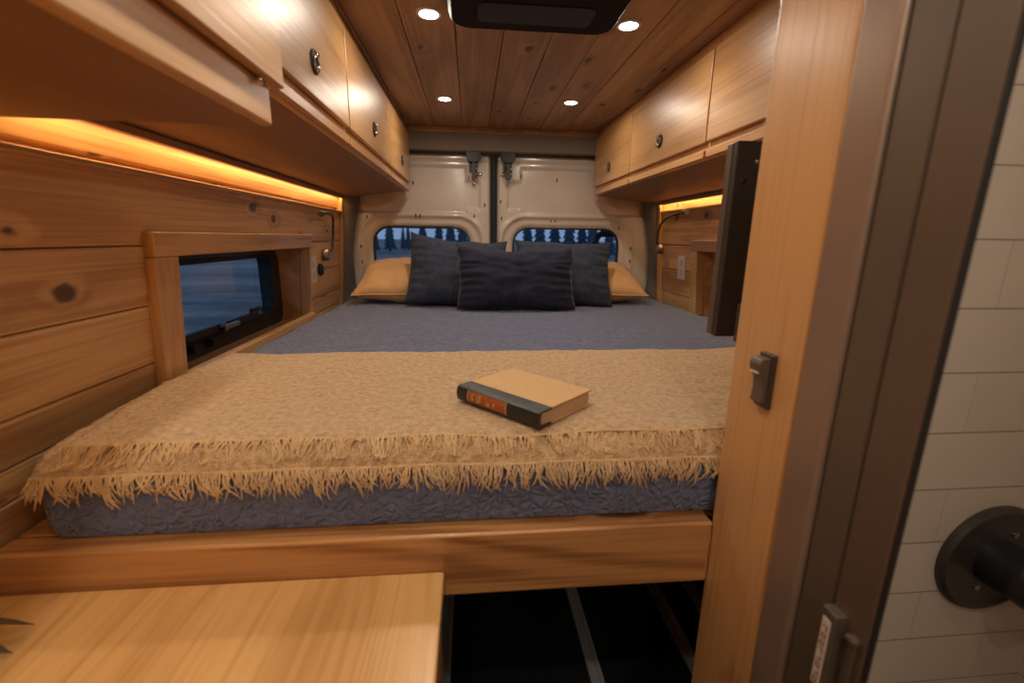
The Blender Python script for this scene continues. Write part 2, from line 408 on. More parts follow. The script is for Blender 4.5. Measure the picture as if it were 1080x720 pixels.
# side window unit in the niche
wy0, wy1, wz0, wz1 = 1.00, 1.842, -.342, -.052
wroot = MB()
fo = rrect(wy0, wy1, wz0, wz1, .055); fi = rrect(wy0+.045, wy1-.075, wz0+.055, wz1-.022, .035)
ring(fo, fi, 'x', -.80, -.752, wroot)
win1 = struct('window_1', wroot, M['black'], bevel=.004)
ring(rrect(wy0+.04, wy1-.068, wz0+.05, wz1-.017, .038), rrect(wy0+.052, wy1-.083, wz0+.064, wz1-.03, .03), 'x', -.760, -.748, g_ := MB())
obj('window_gasket', g_, M['rubber'], win1, bevel=.002)
obj('window_pane', MB().box(-.785, -.781, wy0+.03, wy1-.06, wz0+.035, wz1-.012), M['glass_side'], win1)
obj('stay_bar', MB().box(-.752, -.735, 1.08, 1.60, wz0+.062, wz0+.084).box(-.750, -.738, 1.56, 1.625, wz0+.081, wz0+.096), M['black'], win1, bevel=.003)
lt = MB(); lt.tube([(-.735, 1.36, wz0+.072), (-.722, 1.36, wz0+.073)], .013, 14); lt.box(-.728, -.716, 1.345, 1.43, wz0+.066, wz0+.080)
obj('window_latch', lt, M['steel'], win1, bevel=.003)
for yy in (1.22, 1.31):
    obj('catch', MB().box(-.752, -.728, yy-.016, yy+.016, wz0+.03, wz0+.052), M['black'], win1, bevel=.003)

# right wall boards with a niche
RN0, RN1 = 1.05, 1.90
rw = MB()
zr = [-1.25, -1.13, -1.01, -.88, -.76, -.625, -.505, -.385, -.265, -.145, -.025, .138]
for a, b in zip(zr, zr[1:]):
    if b <= -.30 or a >= -.03:
        rw.box(1.0, 1.02, -2.3, 2.325, a+.0007, b-.0007)
    else:
        rw.box(1.0, 1.02, -2.3, RN0-.02, a+.0007, b-.0007); rw.box(1.0, 1.02, RN1+.02, 2.325, a+.0007, b-.0007)
rw.box(1.006, 1.026, -2.3, 2.325, .138, .30)
struct('wall_right', leanR(rw), M['cedar_wall'], bevel=.0055)
struct('trim_5', leanR(MB().box(.990, 1.006, .62, 2.325, .134, .144)), M['cedar_y'], bevel=.002)
rc = MB(); rc.box(.982, 1.022, RN0-.07, RN1+.055, -.047, .0); rv = MB(); rv.box(.983, 1.022, RN1, RN1+.055, -.33, -.0475); rv.box(.983, 1.022, RN0-.07, RN0, -.33, -.0475)
struct('trim_13', leanR(rv), M['cedar_z'], bevel=.003)
struct('trim_6', leanR(rc), M['cedar_y'], bevel=.003)
rn = MB(); rn.box(1.0235, 1.13, RN1, RN1+.012, -.35, -.035); rn.box(1.0235, 1.13, RN0-.012, RN0, -.35, -.035); rn.box(1.0, 1.13, RN0, RN1, -.047, -.035); rn.box(1.0, 1.13, RN0, RN1, -.35, -.338)
rn.box(1.12, 1.13, RN0, RN1, -.34, -.04)
struct('trim_7', leanR(rn), M['cedar_y'], bevel=.002)
struct('wall_right_skin', MB().box(1.22, 1.24, -2.3, 2.47, -1.26, .55), M['dark_liner'])
# wood end posts of both walls + fabric pillars to the rear doors
for nm, s0, s1, ln in (('trim_8', -.655, -.628, leanL), ('trim_9', .985, 1.012, leanR)):
    struct(nm, ln(MB().box(s0, s1, 2.300, 2.330, -.42, .19)), M['cedar_z'], bevel=.003)
pl = []
for sgn, x0 in ((1, -.66), (-1, 1.03)):
    mb = MB()
    def pf(u, v, sgn=sgn, x0=x0):
        z = -.45+u*.95; a = v*math.pi*.5
        wv = .030*math.sin(max(0, min(1, (z+.35)/.5))*math.pi)
        rx = .085 - wv; x = x0 + sgn*rx*math.sin(a)*(1.0) - sgn*.03*(0)
        return (x + (.06 if sgn > 0 else -.08)*z, 2.325+.10*(1-math.cos(a)), z)
    mb.grid(24, 10, pf)
    pl.append((sgn, mb))
struct('wall_pillar_left', pl[0][1], M['pillar'], smooth=True)
struct('wall_pillar_right', pl[1][1], M['pillar'], smooth=True)
# rear header above the doors, dark felt
hd = MB(); hd.prism([(2.395, .424), (2.47, .405), (2.47, .56), (2.395, .56)], 'x', -1.0, 1.35)
struct('wall_rear', hd, M['header'], bevel=.006)
struct('trim_10', MB().tube([(-.72, 2.425, .416), (.12, 2.425, .420), (1.12, 2.425, .416)], .009, 8), M['rubber'], smooth=True)
struct('wall_rear_corner_left', MB().box(-1.0, -.62, 2.45, 2.49, -1.3, .56), M['pillar'])
struct('wall_rear_corner_right', MB().box(1.02, 1.35, 2.45, 2.49, -1.3, .56), M['pillar'])
struct('wall_front', MB().box(-1.0, 1.35, -2.33, -2.3, -1.3, .56), M['cedar_ceil'])

# rear doors --------------------------------------------------
def sdrr(x, z, b, r):
    x0, x1, z0, z1 = b; cx, cz = (x0+x1)/2, (z0+z1)/2
    qx = abs(x-cx)-((x1-x0)/2-r); qz = abs(z-cz)-((z1-z0)/2-r)
    return math.hypot(max(qx, 0), max(qz, 0))+min(max(qx, qz), 0)-r
def sm(a, b, x):
    t = max(0, min(1, (x-a)/(b-a))); return t*t*(3-2*t)
def rear_door(name, x0, x1, wbox, side, slots, label):
    zb0, zt0 = -.46, .425
    h = .0075; nx = int((x1-x0)/h); nz = int((zt0-zb0)/h)
    bx = (wbox[0]-.05, wbox[1]+.05, wbox[2]-.05, wbox[3]+.040)
    edge = x1 if side < 0 else x0           # the meeting edge
    V = []; idx = {}; F = []
    def dep(x, z):
        s = sdrr(x, z, wbox, .085); so = sdrr(x, z, bx, .12)
        d = 0
        d += .012*(1-sm(-.004, .014, so))               # surround set deeper
        d -= .007*math.exp(-((so-.018)/.008)**2)          # raised lip round it
        d += .014*(1-sm(0, .014, s))                      # roll into the glass
        # stamped access panel
        inn = (x < edge-.125) if side < 0 else (x > edge+.125)
        e1 = (edge-.125-x) if side < 0 else (x-edge-.125)
        e2 = (edge-.055-x) if side < 0 else (x-edge-.055)
        p1 = min(e1, .355-z, z-.12); p2 = min(e2, .285-z, z-.145)
        p = max(p1, p2)
        d += .010*sm(-.003, .004, p)*(sm(.0, .03, so) if so < .03 else 1)
        # outer edge returns
        oe = (edge-x) if side < 0 else (x-edge)
        d += .02*(1-sm(0, .012, oe))
        d += .008*(1-sm(.012, .03, zt0-.02-z))
        return 2.447 + d
    for i in range(nx+1):
        for j in range(nz+1):
            x = x0+(x1-x0)*i/nx; z = zb0+(zt0-zb0)*j/nz
            s = sdrr(x, z, wbox, .085)
            if s < -h*1.6: continue
            if s < 0:      # snap to the opening's outline
                e = 1e-4; gx = (sdrr(x+e, z, wbox, .085)-s)/e; gz = (sdrr(x, z+e, wbox, .085)-s)/e
                x -= gx*s; z -= gz*s
            idx[i, j] = len(V); V.append((x, dep(x, z), z))
    for i in range(nx):
        for j in range(nz):
            q = [(i, j), (i+1, j), (i+1, j+1), (i, j+1)]
            if all(k in idx for k in q): F.append(tuple(idx[k] for k in q))
    mb = MB().add(V, F)
    d = struct(name, mb, M['van_paint'], smooth=True)
    obj('lower_skin', MB().box(x0, x1, 2.455, 2.475, -1.28, -.455), M['dark_liner'], d)
    o = rrect(*wbox, .085); i_ = rrect(wbox[0]+.010, wbox[1]-.010, wbox[2]+.010, wbox[3]-.010, .076)
    obj('window_gasket', ring(o, i_, 'y', 2.468, 2.486), M['rubber'], d, bevel=.002)
    obj('window_pane', MB().prism(rrect(wbox[0]+.004, wbox[1]-.004, wbox[2]+.004, wbox[3]-.004, .08), 'y', 2.480, 2.484), M['glass'], d)
    for (x, z, w_, h_) in slots:
        yy = dep(x, z)
        obj('clip_slot', MB().box(x-w_, x+w_, yy-.0015, yy+.006, z-h_, z+h_), M['rubber'], d, bevel=.001)
    return d
SA = [(-.295, .27), (-.005, .305), (.075, .165), (-.285, .107), (-.262, .107), (.02, .108), (-.535, .095), (-.575, -.055), (-.575, -.135)]
d1 = rear_door('door_1', -.64, .106, (-.515, .0, -.335, .052), -1, [(x, z, .0035, .009) for x, z in SA], '')
SB = [(.265, .315), (.46, .30), (.160, .185), (.165, .10), (.435, .094), (.458, .094), (.815, .06), (.885, -.05), (.885, -.12)]
d2 = rear_door('door_2', .141, 1.04, (.228, .822, -.335, .056), 1, [(x, z, .0035, .009) for x, z in SB], '')
struct('trim_11', MB().box(.106, .141, 2.458, 2.48, -1.26, .43).tube([(.1235, 2.455, -1.2), (.1235, 2.455, .42)], .010, 10), M['rubber'], bevel=.003)
# upper latches of the two doors
for d, cx, s in ((d1, .020, 1), (d2, .198, -1)):
    b = MB(); b.prism([(cx-.045, .44), (cx+.035, .44), (cx+.035, .395), (cx+.02, .372), (cx-.03, .372), (cx-.04, .40)], 'y', 2.405, 2.445)
    b.box(cx-.055, cx+.045, 2.400, 2.425, .438, .449)
    L = obj('door_latch', b, M['black'], d, bevel=.003)
    k = MB(); k.box(cx-.012, cx+.008, 2.415, 2.445, .295, .38)
    for dz in (.36, .335, .31): k.tube([(cx+.012, 2.412, dz), (cx+.012, 2.445, dz)], .007, 10)
    k.tube([(cx-.002, 2.405, .302), (cx-.002, 2.445, .302)], .012, 12); k.box(cx-.026, cx-.017, 2.42, 2.445, .33, .375)
    obj('hinge_links', k, M['gun'], d, bevel=.002)
    obj('striker_pin', MB().lathe([(.001, -.006), (.008, -.005), (.010, 0), (.010, .012)], (cx+.03*s, 2.433, .318), 'y', 14), M['nickel'], d, smooth=True)
    obj('striker_pin', MB().lathe([(.001, -.006), (.008, -.005), (.010, 0), (.010, .012)], (cx-.002, 2.433, .272), 'y', 14), M['nickel'], d, smooth=True)

# ------------------------------------------------------------------ shower side
SX = .383
struct('wall_shower', MB().box(SX+.05, 1.0, .56, .60, -1.26, .53), M['tile'])
struct('wall_shower_side', MB().box(.985, 1.0, -.55, .56, -1.26, .53), M['tile'])
struct('wall_shower_front', MB().box(SX+.03, 1.0, -.58, -.55, -1.26, .53), M['tile'])
struct('wall_partition', MB().box(SX, SX+.03, -2.3, -.45, -1.26, .53), M['cedar_z'])
solo('corner_post', MB().box(SX, SX+.055, .463, .597, -1.26, .53), M['cedar_z'], 'tall pale cedar post at the foot of the bed, carrying the small dark rocker switch', 'post', bevel=.004)
fr = thing('shower_door_frame', 'brown metal shower door frame standing between the cedar post and the tiled wall', 'door frame', (SX+.02, .39, -1.26))
obj('outer_jamb', MB().box(SX-.003, SX+.05, .411, .4615, -1.26, .53), M['bronze'], fr, bevel=.006, label='lighter brown metal strip next to the wood')
obj('middle_jamb', MB().box(SX+.002, SX+.05, .3675, .409, -1.26, .53), M['bronze_dark'], fr, bevel=.003)
obj('seal', MB().box(SX+.010, SX+.05, .3645, .368, -1.26, .53), M['rubber'], fr)
obj('inner_jamb', MB().box(SX, SX+.006, .320, .3640, -1.26, .53), M['bronze_deep'], fr, bevel=.003)
obj('edge_seal', MB().box(SX+.001, SX+.005, .3165, .3198, -1.26, .53), M['rubber'], fr)
ct = MB().box(SX-.012, SX+.001, .345, .364, -.490, -.375)
ctc = obj('door_catch', ct, M['bronze_dark'], fr, bevel=.0015)
obj('sticker', MB().box(SX-.0128, SX-.0119, .350, .360, -.470, -.386), M['sticker'], ctc, label='small pale sticker with faded print')
ink = MB(); z = -.391
random.seed(3)
for k in range(8):
    z -= .0095; a = random.choice([0, 1, 2])
    ink.box(SX-.0132, SX-.0126, .3525, .3537, z, z+.0062)
    if a != 1: ink.box(SX-.0132, SX-.0126, .3525, .3580, z+.0050, z+.0062)
    if a != 0: ink.box(SX-.0132, SX-.0126, .3525, .3580, z, z+.0012)
    if a == 2: ink.box(SX-.0132, SX-.0126, .3568, .3580, z, z+.0062)
obj('print', ink, M['ink'], ctc)
obj('strike_plate', MB().box(SX-.004, SX, .328, .336, -.470, -.385).box(SX-.008, SX, .326, .338, -.392, -.386), M['bronze_dark'], fr, bevel=.001)

# light switch on the post
sw = thing('light_switch', 'small dark rocker switch on the face of the cedar post', 'switch', (SX, .517, -.21))
obj('plate', MB().box(SX-.006, SX+.0005, .503, .531, -.212, -.140), M['switch'], sw, bevel=.0015)
rk = MB(); pr = [(SX-.005, -.205), (SX-.014, -.205), (SX-.012, -.188), (SX-.0135, -.172), (SX-.020, -.160), (SX-.0215, -.152), (SX-.018, -.146), (SX-.010, -.1445), (SX-.005, -.1445)]
rk.prism(pr, 'y', .507, .528)
rko = obj('rocker', rk, M['switch_face'], sw, bevel=.0015)
obj('mark', MB().box(SX-.0195, SX-.0165, .510, .525, -.1645, -.1632).map(lambda x, y, z: (x-.0012, y, z)), M['white'], rko, label='thin white line on the rocker')

# shower valve on the tiles
sv = thing('shower_valve', 'round black shower valve plate with a stubby handle on the pale tiled wall', 'shower valve', (.865, .56, -.515))
cx, cz = .852, -.505
obj('escutcheon', MB().lathe([(.096, 0), (.096, -.007), (.090, -.012), (.085, -.012), (.083, -.009), (.001, -.010)], (cx, .5595, cz), 'y', 64), M['gun'], sv, smooth='edge')
obj('handle', MB().lathe([(.040, -.008), (.039, -.055), (.040, -.057), (.040, -.082), (.036, -.088), (.001, -.088)], (cx, .5595, cz), 'y', 40), M['black'], sv, smooth='edge')
for dx, dz in ((-.022, -.048), (.022, .048)):
    obj('screw', MB().lathe([(.005, -.008), (.005, -.012), (.002, -.0125)], (cx+dx, .5595, cz+dz), 'y', 16), M['steel'], sv, smooth='edge')
obj('lever', MB().box(cx+.0, cx+.09, .48, .495, cz-.012, cz+.012), M['black'], sv, bevel=.004)

# ------------------------------------------------------------------ overhead cabinets
def knob(parent, x, y, z, sgn):
    b = MB()
    b.lathe([(.022, 0), (.022, .003), (.019, .005), (.017, .003), (.001, .003)], (x, y, z), 'x', 28)
    if sgn < 0: b.map(lambda a, c, d: (2*x-a, c, d))
    p = obj('latch', b, M['gun'], parent, smooth='edge', label='round dark metal latch')
    r = MB(); s = sgn
    r.tube([(x+s*.005, y-.014*math.cos(t), z-.004+.013*math.sin(t)) for t in [math.pi*k/10 for k in range(11)]], .0022, 8)
    r.lathe([(.006, 0), (.006, .008), (.003, .010)], (x+(0 if s > 0 else -.012), y, z-.012), 'x', 14)
    r.lathe([(.004, 0), (.004, .008), (.002, .010)], (x+(0 if s > 0 else -.011), y+.006, z+.014), 'x', 12)
    obj('latch_pull', r, M['nickel'], p, smooth=True)
def cabinet(y0, y1, side, label, group, knobs=True, first=False):
    """side -1: left run (front x=-.30), +1: right run (front x=.644)"""
    xf = -.312 if side < 0 else .656; xw = -.635 if side < 0 else .985; s = -side    # s: direction the door faces
    t = thing('overhead_cabinet', label, 'cabinet', ((xf+xw)/2, (y0+y1)/2, .19), group)
    zf, zw = .222, .185
    a = MB(); X = lambda d: xf + side*d
    # carcass: underside slopes a little to the wall
    a.prism([(X(.018), zf), (xw, zw), (xw, zw+.012), (X(.018), zf+.012)], 'y', y0, y1)
    a.prism([(X(.018), zf+.012), (xw, zw+.012), (xw, .528), (X(.018), .528)], 'y', y0, y0+.012)
    a.prism([(X(.018), zf+.012), (xw, zw+.012), (xw, .528), (X(.018), .528)], 'y', y1-.012, y1)
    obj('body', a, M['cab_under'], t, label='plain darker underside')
    f = MB()
    f.box(*sorted((X(0), X(.018))), y0, y1-.0005, zf, .275)
    f.box(*sorted((X(0.001), X(.018))), y0, y1-.0005, .500, .529)
    f.box(*sorted((X(0.001), X(.018))), y0, y0+.03, .252, .500); f.box(*sorted((X(0.001), X(.018))), y1-.03, y1-.0005, .252, .500)
    obj('face_frame', f, M['cedar_y'], t, bevel=.0025)
    d = MB(); d.box(*sorted((X(-.013), X(-.0005))), y0+.0035, y1-.0035, .262, .494)
    dr = obj('door', d, M['bamboo'], t, bevel=.003)
    if knobs: knob(dr, X(-.013), (y0+y1)/2+.01, .326, s)
    # rail batten under the door
    obj('bottom_batten', MB().box(*sorted((X(-.012), X(-.0005))), y0+.006, y1-.006, zf, zf+.020), M['cedar_y'], t, bevel=.002)
    return t
GL = 'overhead cabinets along the left wall'; GR = 'overhead cabinets along the right wall'
cabinet(.72, 1.238, -1, 'bamboo overhead cabinet on the left, next behind the deep blurred one, largest round latch', GL)
cabinet(1.238, 1.820, -1, 'bamboo overhead cabinet in the middle of the left row above the side window', GL)
cabinet(1.820, 2.398, -1, 'last bamboo overhead cabinet of the left row beside the rear door', GL)
cabinet(1.862, 2.398, 1, 'last bamboo overhead cabinet of the right row beside the rear door', GR)
cabinet(1.255, 1.862, 1, 'bamboo overhead cabinet in the middle of the right row with a bright lamp sheen', GR)
cabinet(.61, 1.255, 1, 'bamboo overhead cabinet nearest the cedar post, its latch hidden', GR, knobs=False)

# deeper near cabinet on the left
t = thing('overhead_cabinet', 'deep bamboo overhead cabinet looming closest at the top left', 'cabinet', (-.45, .1, .147))
a = MB(); a.box(-.63, -.29, -.9, .70, .147, .160); a.box(-.63, -.29, .688, .70, .16, .528); a.box(-.63, -.29, -.9, -.888, .16, .528)
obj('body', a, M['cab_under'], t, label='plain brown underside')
f = MB(); f.box(-.292, -.274, -.9, .70, .147, .2); f.box(-.291, -.275, -.9, .70, .49, .529); f.box(-.291, -.277, -.9, .70, .2, .49)
obj('face_frame', f, M['cedar_y'], t, bevel=.004)
for a_, b_ in ((.10, .712), (-.52, .094)):
    dd = obj('door', MB().box(-.2725, -.258, a_, b_, .198, .504), M['bamboo'], t, bevel=.003)
obj('bumper', MB().lathe([(.004, 0), (.004, .008), (.002, .010)], (-.268, .655, .1975-.010), 'z', 14), M['nickel'], t, smooth=True)

# amber strips under the cabinets
def led(side, y0, y1, label):
    t = thing('led_strip', label, 'light strip', (XL(.18)+.02 if side < 0 else XR(.18)-.02, (y0+y1)/2, .178))
    zc = .1845 if y0 > .5 else .146
    x = XL(zc)+.012 if side < 0 else XR(zc)-.012
    s_ = 1 if side < 0 else -1
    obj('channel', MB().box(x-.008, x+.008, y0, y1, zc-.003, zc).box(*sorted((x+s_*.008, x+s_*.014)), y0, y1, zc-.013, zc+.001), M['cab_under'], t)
    obj('lens', MB().box(x-.006, x+.006, y0, y1, zc-.006, zc-.003), M['led_on'], t)
    ld = bpy.data.lights.new('led', 'AREA'); ld.shape = 'RECTANGLE'; ld.size = .012; ld.size_y = y1-y0
    ld.energy = LED_W*(y1-y0)/1.6; ld.color = LED_COL
    lo = bpy.data.objects.new('glow', ld); C.objects.link(lo); lo.parent = t
    lo.location = Vector((x, (y0+y1)/2, zc-.0075+ZO)) - Vector(t.location)
led(-1, .705, 2.31, 'glowing amber light strip under the left overhead cabinets above the boards')
led(-1, -.7, .66, 'glowing amber light strip under the deep near cabinet at far left')
led(1, .63, 2.31, 'glowing amber light strip under the right overhead cabinets behind the television')

# ------------------------------------------------------------------ downlights
def downlight(x, y, label):
    t = thing('ceiling_light', label, 'ceiling light', (x, y, .524), 'round downlights in the boarded ceiling')
    obj('trim_ring', MB().lathe([(.031, .0055), (.031, .002), (.029, .0005), (.0235, .001), (.0235, .0055)], (x, y, .524), 'z', 32), M['white'], t, smooth='edge')
    obj('lens', MB().lathe([(.0233, .004), (.023, .0008), (.001, .0004)], (x, y, .524), 'z', 32), M['lamp_on'], t, smooth='edge')
    ld = bpy.data.lights.new('downlight', 'AREA'); ld.shape = 'DISK'; ld.size = .046; ld.energy = LAMP_W; ld.color = LAMP_COL; ld.spread = math.radians(180)
    lo = bpy.data.objects.new('glow', ld); C.objects.link(lo); lo.parent = t; lo.location = (0, 0, -.002)
    return t
d0 = downlight(-.097, 1.243, 'round downlight left of the black roof unit, larger and nearer of the left pair')
copy_tree(d0, (.403, 1.243, .524), 'round downlight right of the black roof unit, larger and nearer of the right pair')
copy_tree(d0, (-.097, 1.925, .524), 'small far round downlight on the left near the rear doors')
copy_tree(d0, (.402, 1.905, .524), 'small far round downlight on the right near the rear doors')
for x, y in ((-.097, .56), (.403, .56-.25), (-.097, -.12), (.25, -.12), (-.097, -.8), (.25, -.8), (-.097, -1.5)):
    copy_tree(d0, (x, y, .524), 'round downlight overhead, in the part of the ceiling above the kitchen counter')

# roof unit
ru = thing('roof_vent', 'black air unit with a perforated grille on the ceiling between the downlights', 'roof vent', (.153, .93, .485))
out = rrect(-.045, .352, .66, 1.24, .045)
b = MB(); n = len(out)
top = out; cxm, cym = .153, .95
def sc(pts, k, dy=0): return [(cxm+(p[0]-cxm)*k, cym+(p[1]-cym)*k+dy) for p in pts]
V = [(x, y, .530) for x, y in sc(out, 1.03)]+[(x, y, .505) for x, y in out]+[(x, y, .496) for x, y in sc(out, .97)]
F = [(i, (i+1) % n, n+(i+1) % n, n+i) for i in range(n)]+[(n+i, n+(i+1) % n, 2*n+(i+1) % n, 2*n+i) for i in range(n)]+[tuple(range(2*n, 3*n))]
b.add(V, F); obj('housing', b, M['vent'], ru, bevel=.002)
obj('grille', MB().prism(rrect(.02, .285, 1.10, 1.19, .02), 'z', .4935, .4965), M['grille'], ru)
obj('grille', MB().prism(rrect(.02, .285, .76, 1.04, .02), 'z', .4935, .4965), M['grille'], ru)

# ------------------------------------------------------------------ television
tv = thing('television', 'black television seen edge on behind the cedar post', 'television', (.7, .735, -.165))
obj('shell', MB().box(.426, 1.0-.03, .7235, .736, -.164, .156), M['tvblack'], tv, bevel=.002)
obj('rim', MB().box(.4245, .97, .736, .752, -.162, .154), M['tvedge'], tv, bevel=.0015)
obj('screen', MB().box(.43, .96, .752, .7535, -.155, .145), M['black'], tv)
obj('screw', MB().lathe([(.005, 0), (.0045, -.002), (.001, -.003)], (.441, .7235, .095), 'y', 14), M['rubber'], tv, smooth=True)
obj('screw', MB().lathe([(.005, 0), (.0045, -.002), (.001, -.003)], (.462, .7235, .125), 'y', 14), M['steel'], tv, smooth=True)
br = obj('bracket', MB().box(.459, .475, .700, .7235, -.172, -.105).box(.475, .60, .601, .7235, -.15, -.12), M['tvedge'], tv, bevel=.002)
for z in (-.125, -.145): obj('bolt', MB().lathe([(.004, 0), (.004, -.003), (.001, -.004)], (.467, .700, z), 'y', 12), M['steel'], br, smooth=True)

# ------------------------------------------------------------------ reading lamps, outlets, dial
def reading_lamp(x, side, pts, base, label):
    t = thing('reading_lamp', label, 'lamp', (x, base[0], base[1]-.02), 'gooseneck reading lamps by the pillows')
    s = 1 if side < 0 else -1
    m = MB().lathe([(.026, 0), (.026, .018), (.020, .028), (.001, .028)], (0, base[0], base[1]), 'x', 28); m.map(lambda a, b, c: (x+s*a, b, c))
    obj('base', m, M['steel'], t, smooth='edge')
    g = MB().tube([(x+s*o, y, z) for y, z, o in pts], .0055, 10)
    obj('gooseneck', g, M['gun'], t, smooth=True)
    y, z, o = pts[-1]; y2, z2, o2 = pts[-2]; d = Vector((s*(o-o2), y-y2, z-z2)).normalized()
    p = Vector((x+s*o, y, z))
    obj('lamp_head', MB().tube([p-d*.012, p, p+d*.022, p+d*.04], [.006, .009, .012, .012], 14), M['gun'], t, smooth='edge')
reading_lamp(XL(-.06)+.001, -1, [(2.06, -.085, .02), (2.10, -.06, .024), (2.11, 0, .03), (2.105, .045, .035), (2.08, .072, .045), (2.03, .086, .055), (1.95, .088, .06), (1.90, .084, .06)], (2.055, -.085),
             'gooseneck reading lamp on the left boarded wall above the white outlet')
reading_lamp(XR(-.04)-.001, 1, [(2.30, -.035, .02), (2.30, -.01, .03), (2.285, .035, .035), (2.24, .075, .045), (2.17, .10, .05), (2.08, .113, .055), (1.99, .119, .055)], (2.30, -.045),
             'gooseneck reading lamp on the right boarded wall above the white outlet')
def outlet(x, side, y0, y1, z0, z1, label):
    s = 1 if side < 0 else -1
    t = thing('wall_outlet', label, 'outlet', (x, (y0+y1)/2, z0), None)
    k_ = .068 if side < 0 else -.08; zm = -.13
    ln = lambda mb: mb.map(lambda a, b, c: (a+k_*(c-zm), b, c))
    obj('cover_plate', ln(MB().box(*sorted((x, x+s*.006)), y0, y1, z0, z1)), M['white'], t, bevel=.0015)
    for k in (.3, .7):
        zc = z0+(z1-z0)*k
        obj('socket', ln(MB().box(*sorted((x+s*.006, x+s*.0072)), y0+.02, y1-.02, zc-.014, zc+.014)), M['sticker'], t, bevel=.0005)
outlet(XL(-.13)+.0015, -1, 1.875, 1.945, -.195, -.085, 'tall white outlet plate on the left boarded wall beside the window niche')
outlet(XR(-.13)-.0015, 1, 2.03, 2.10, -.185, -.075, 'tall white outlet plate on the right boarded wall under the reading lamp')
dl = thing('power_socket', 'round dark power socket beside the left white outlet', 'socket', (XL(-.14), 2.01, -.165))
m = MB().lathe([(.026, 0), (.026, .010), (.019, .013), (.018, .008), (.001, .008)], (0, 2.005, -.145), 'x', 28); x0 = XL(-.145); m.map(lambda a, b, c: (x0+a, b, c))
obj('housing', m, M['black'], dl, smooth='edge')
m = MB().lathe([(.013, .008), (.013, .017), (.001, .018)], (x0, 2.005, -.145), 'x', 20)
obj('cap', m, M['gun'], dl, smooth='edge')

# ------------------------------------------------------------------ bed
bp = thing('bed_platform', 'varnished cedar bed platform with a deep front beam under the blue mattress', 'bed frame', (.2, 1.5, -.56))
obj('front_beam', MB().box(-.668, SX-.001, .588, .628, -.546, -.4365), M['cedar_x'], bp, bevel=.005)
dk = MB()
for k in range(13):
    y = .632+k*.137; dk.box(-.666, .99, y, y+.132, -.456, -.437)
obj('deck', dk, M['cedar_x'], bp, bevel=.002)
obj('cross_joist', MB().box(-.66, .99, 1.5, 1.54, -.53, -.457), M['dark_liner'], bp)
obj('front_joist', MB().box(.40, .99, .605, .628, -.53, -.4565), M['dark_liner'], bp)

MX0, MX1, MY0, MY1, MZ0, MZ1 = -.630, 1.012, .616, 2.425, -.434, -.312
n1 = lambda x, y, z, s: mn.noise(Vector((x*s, y*s, z*s)))
def puff(x, y, z): return .0035*n1(x, y, z, 9)+.0018*n1(x, y, z, 26)+.0012*n1(x, y, z, 60)
def mattress():
    r = .045; mb = MB()
    def rnd(p):
        c = Vector((min(max(p[0], MX0+r), MX1-r), min(max(p[1], MY0+r), MY1-r), min(max(p[2], MZ0+r*.35), MZ1-r)))
        d = Vector(p)-c
        if d.length < 1e-6: return Vector(p), Vector((0, 0, 1))
        nn = d.normalized(); q = c + nn*r; q.z = max(q.z, MZ0)
        return q, nn
    def disp(p):
        q, nn = rnd(p)
        h = puff(q.x, q.y, q.z)
        if p[2] < MZ1-.01: h += .004*n1(q.x*1.0, q.y*1.0, q.z*.4, 16)
        h *= sm(MZ0+.005, MZ0+.035, p[2])
        return q+nn*h
    # top
    mb.grid(150, 165, lambda u, v: disp((MX0+(MX1-MX0)*u, MY0+(MY1-MY0)*v, MZ1)))
    for (ax, val) in (('y', MY0), ('y', MY1), ('x', MX0), ('x', MX1)):
        if ax == 'y': mb.grid(150, 12, lambda u, v, val=val: disp((MX0+(MX1-MX0)*u, val, MZ0+(MZ1-MZ0)*v)))
        else: mb.grid(165, 12, lambda u, v, val=val: disp((val, MY0+(MY1-MY0)*u, MZ0+(MZ1-MZ0)*v)))
    mb.grid(10, 10, lambda u, v: disp((MX0+(MX1-MX0)*u, MY0+(MY1-MY0)*v, MZ0)))
    return mb
mt = mattress()
o = solo('mattress', mt, M['quilt'], 'blue grey quilted mattress filling the width of the van', 'mattress', smooth=True)
bm = bmesh.new(); bm.from_mesh(o.data); bmesh.ops.remove_doubles(bm, verts=bm.verts, dist=.0006); bmesh.ops.recalc_face_normals(bm, faces=bm.faces); bm.to_mesh(o.data); bm.free()

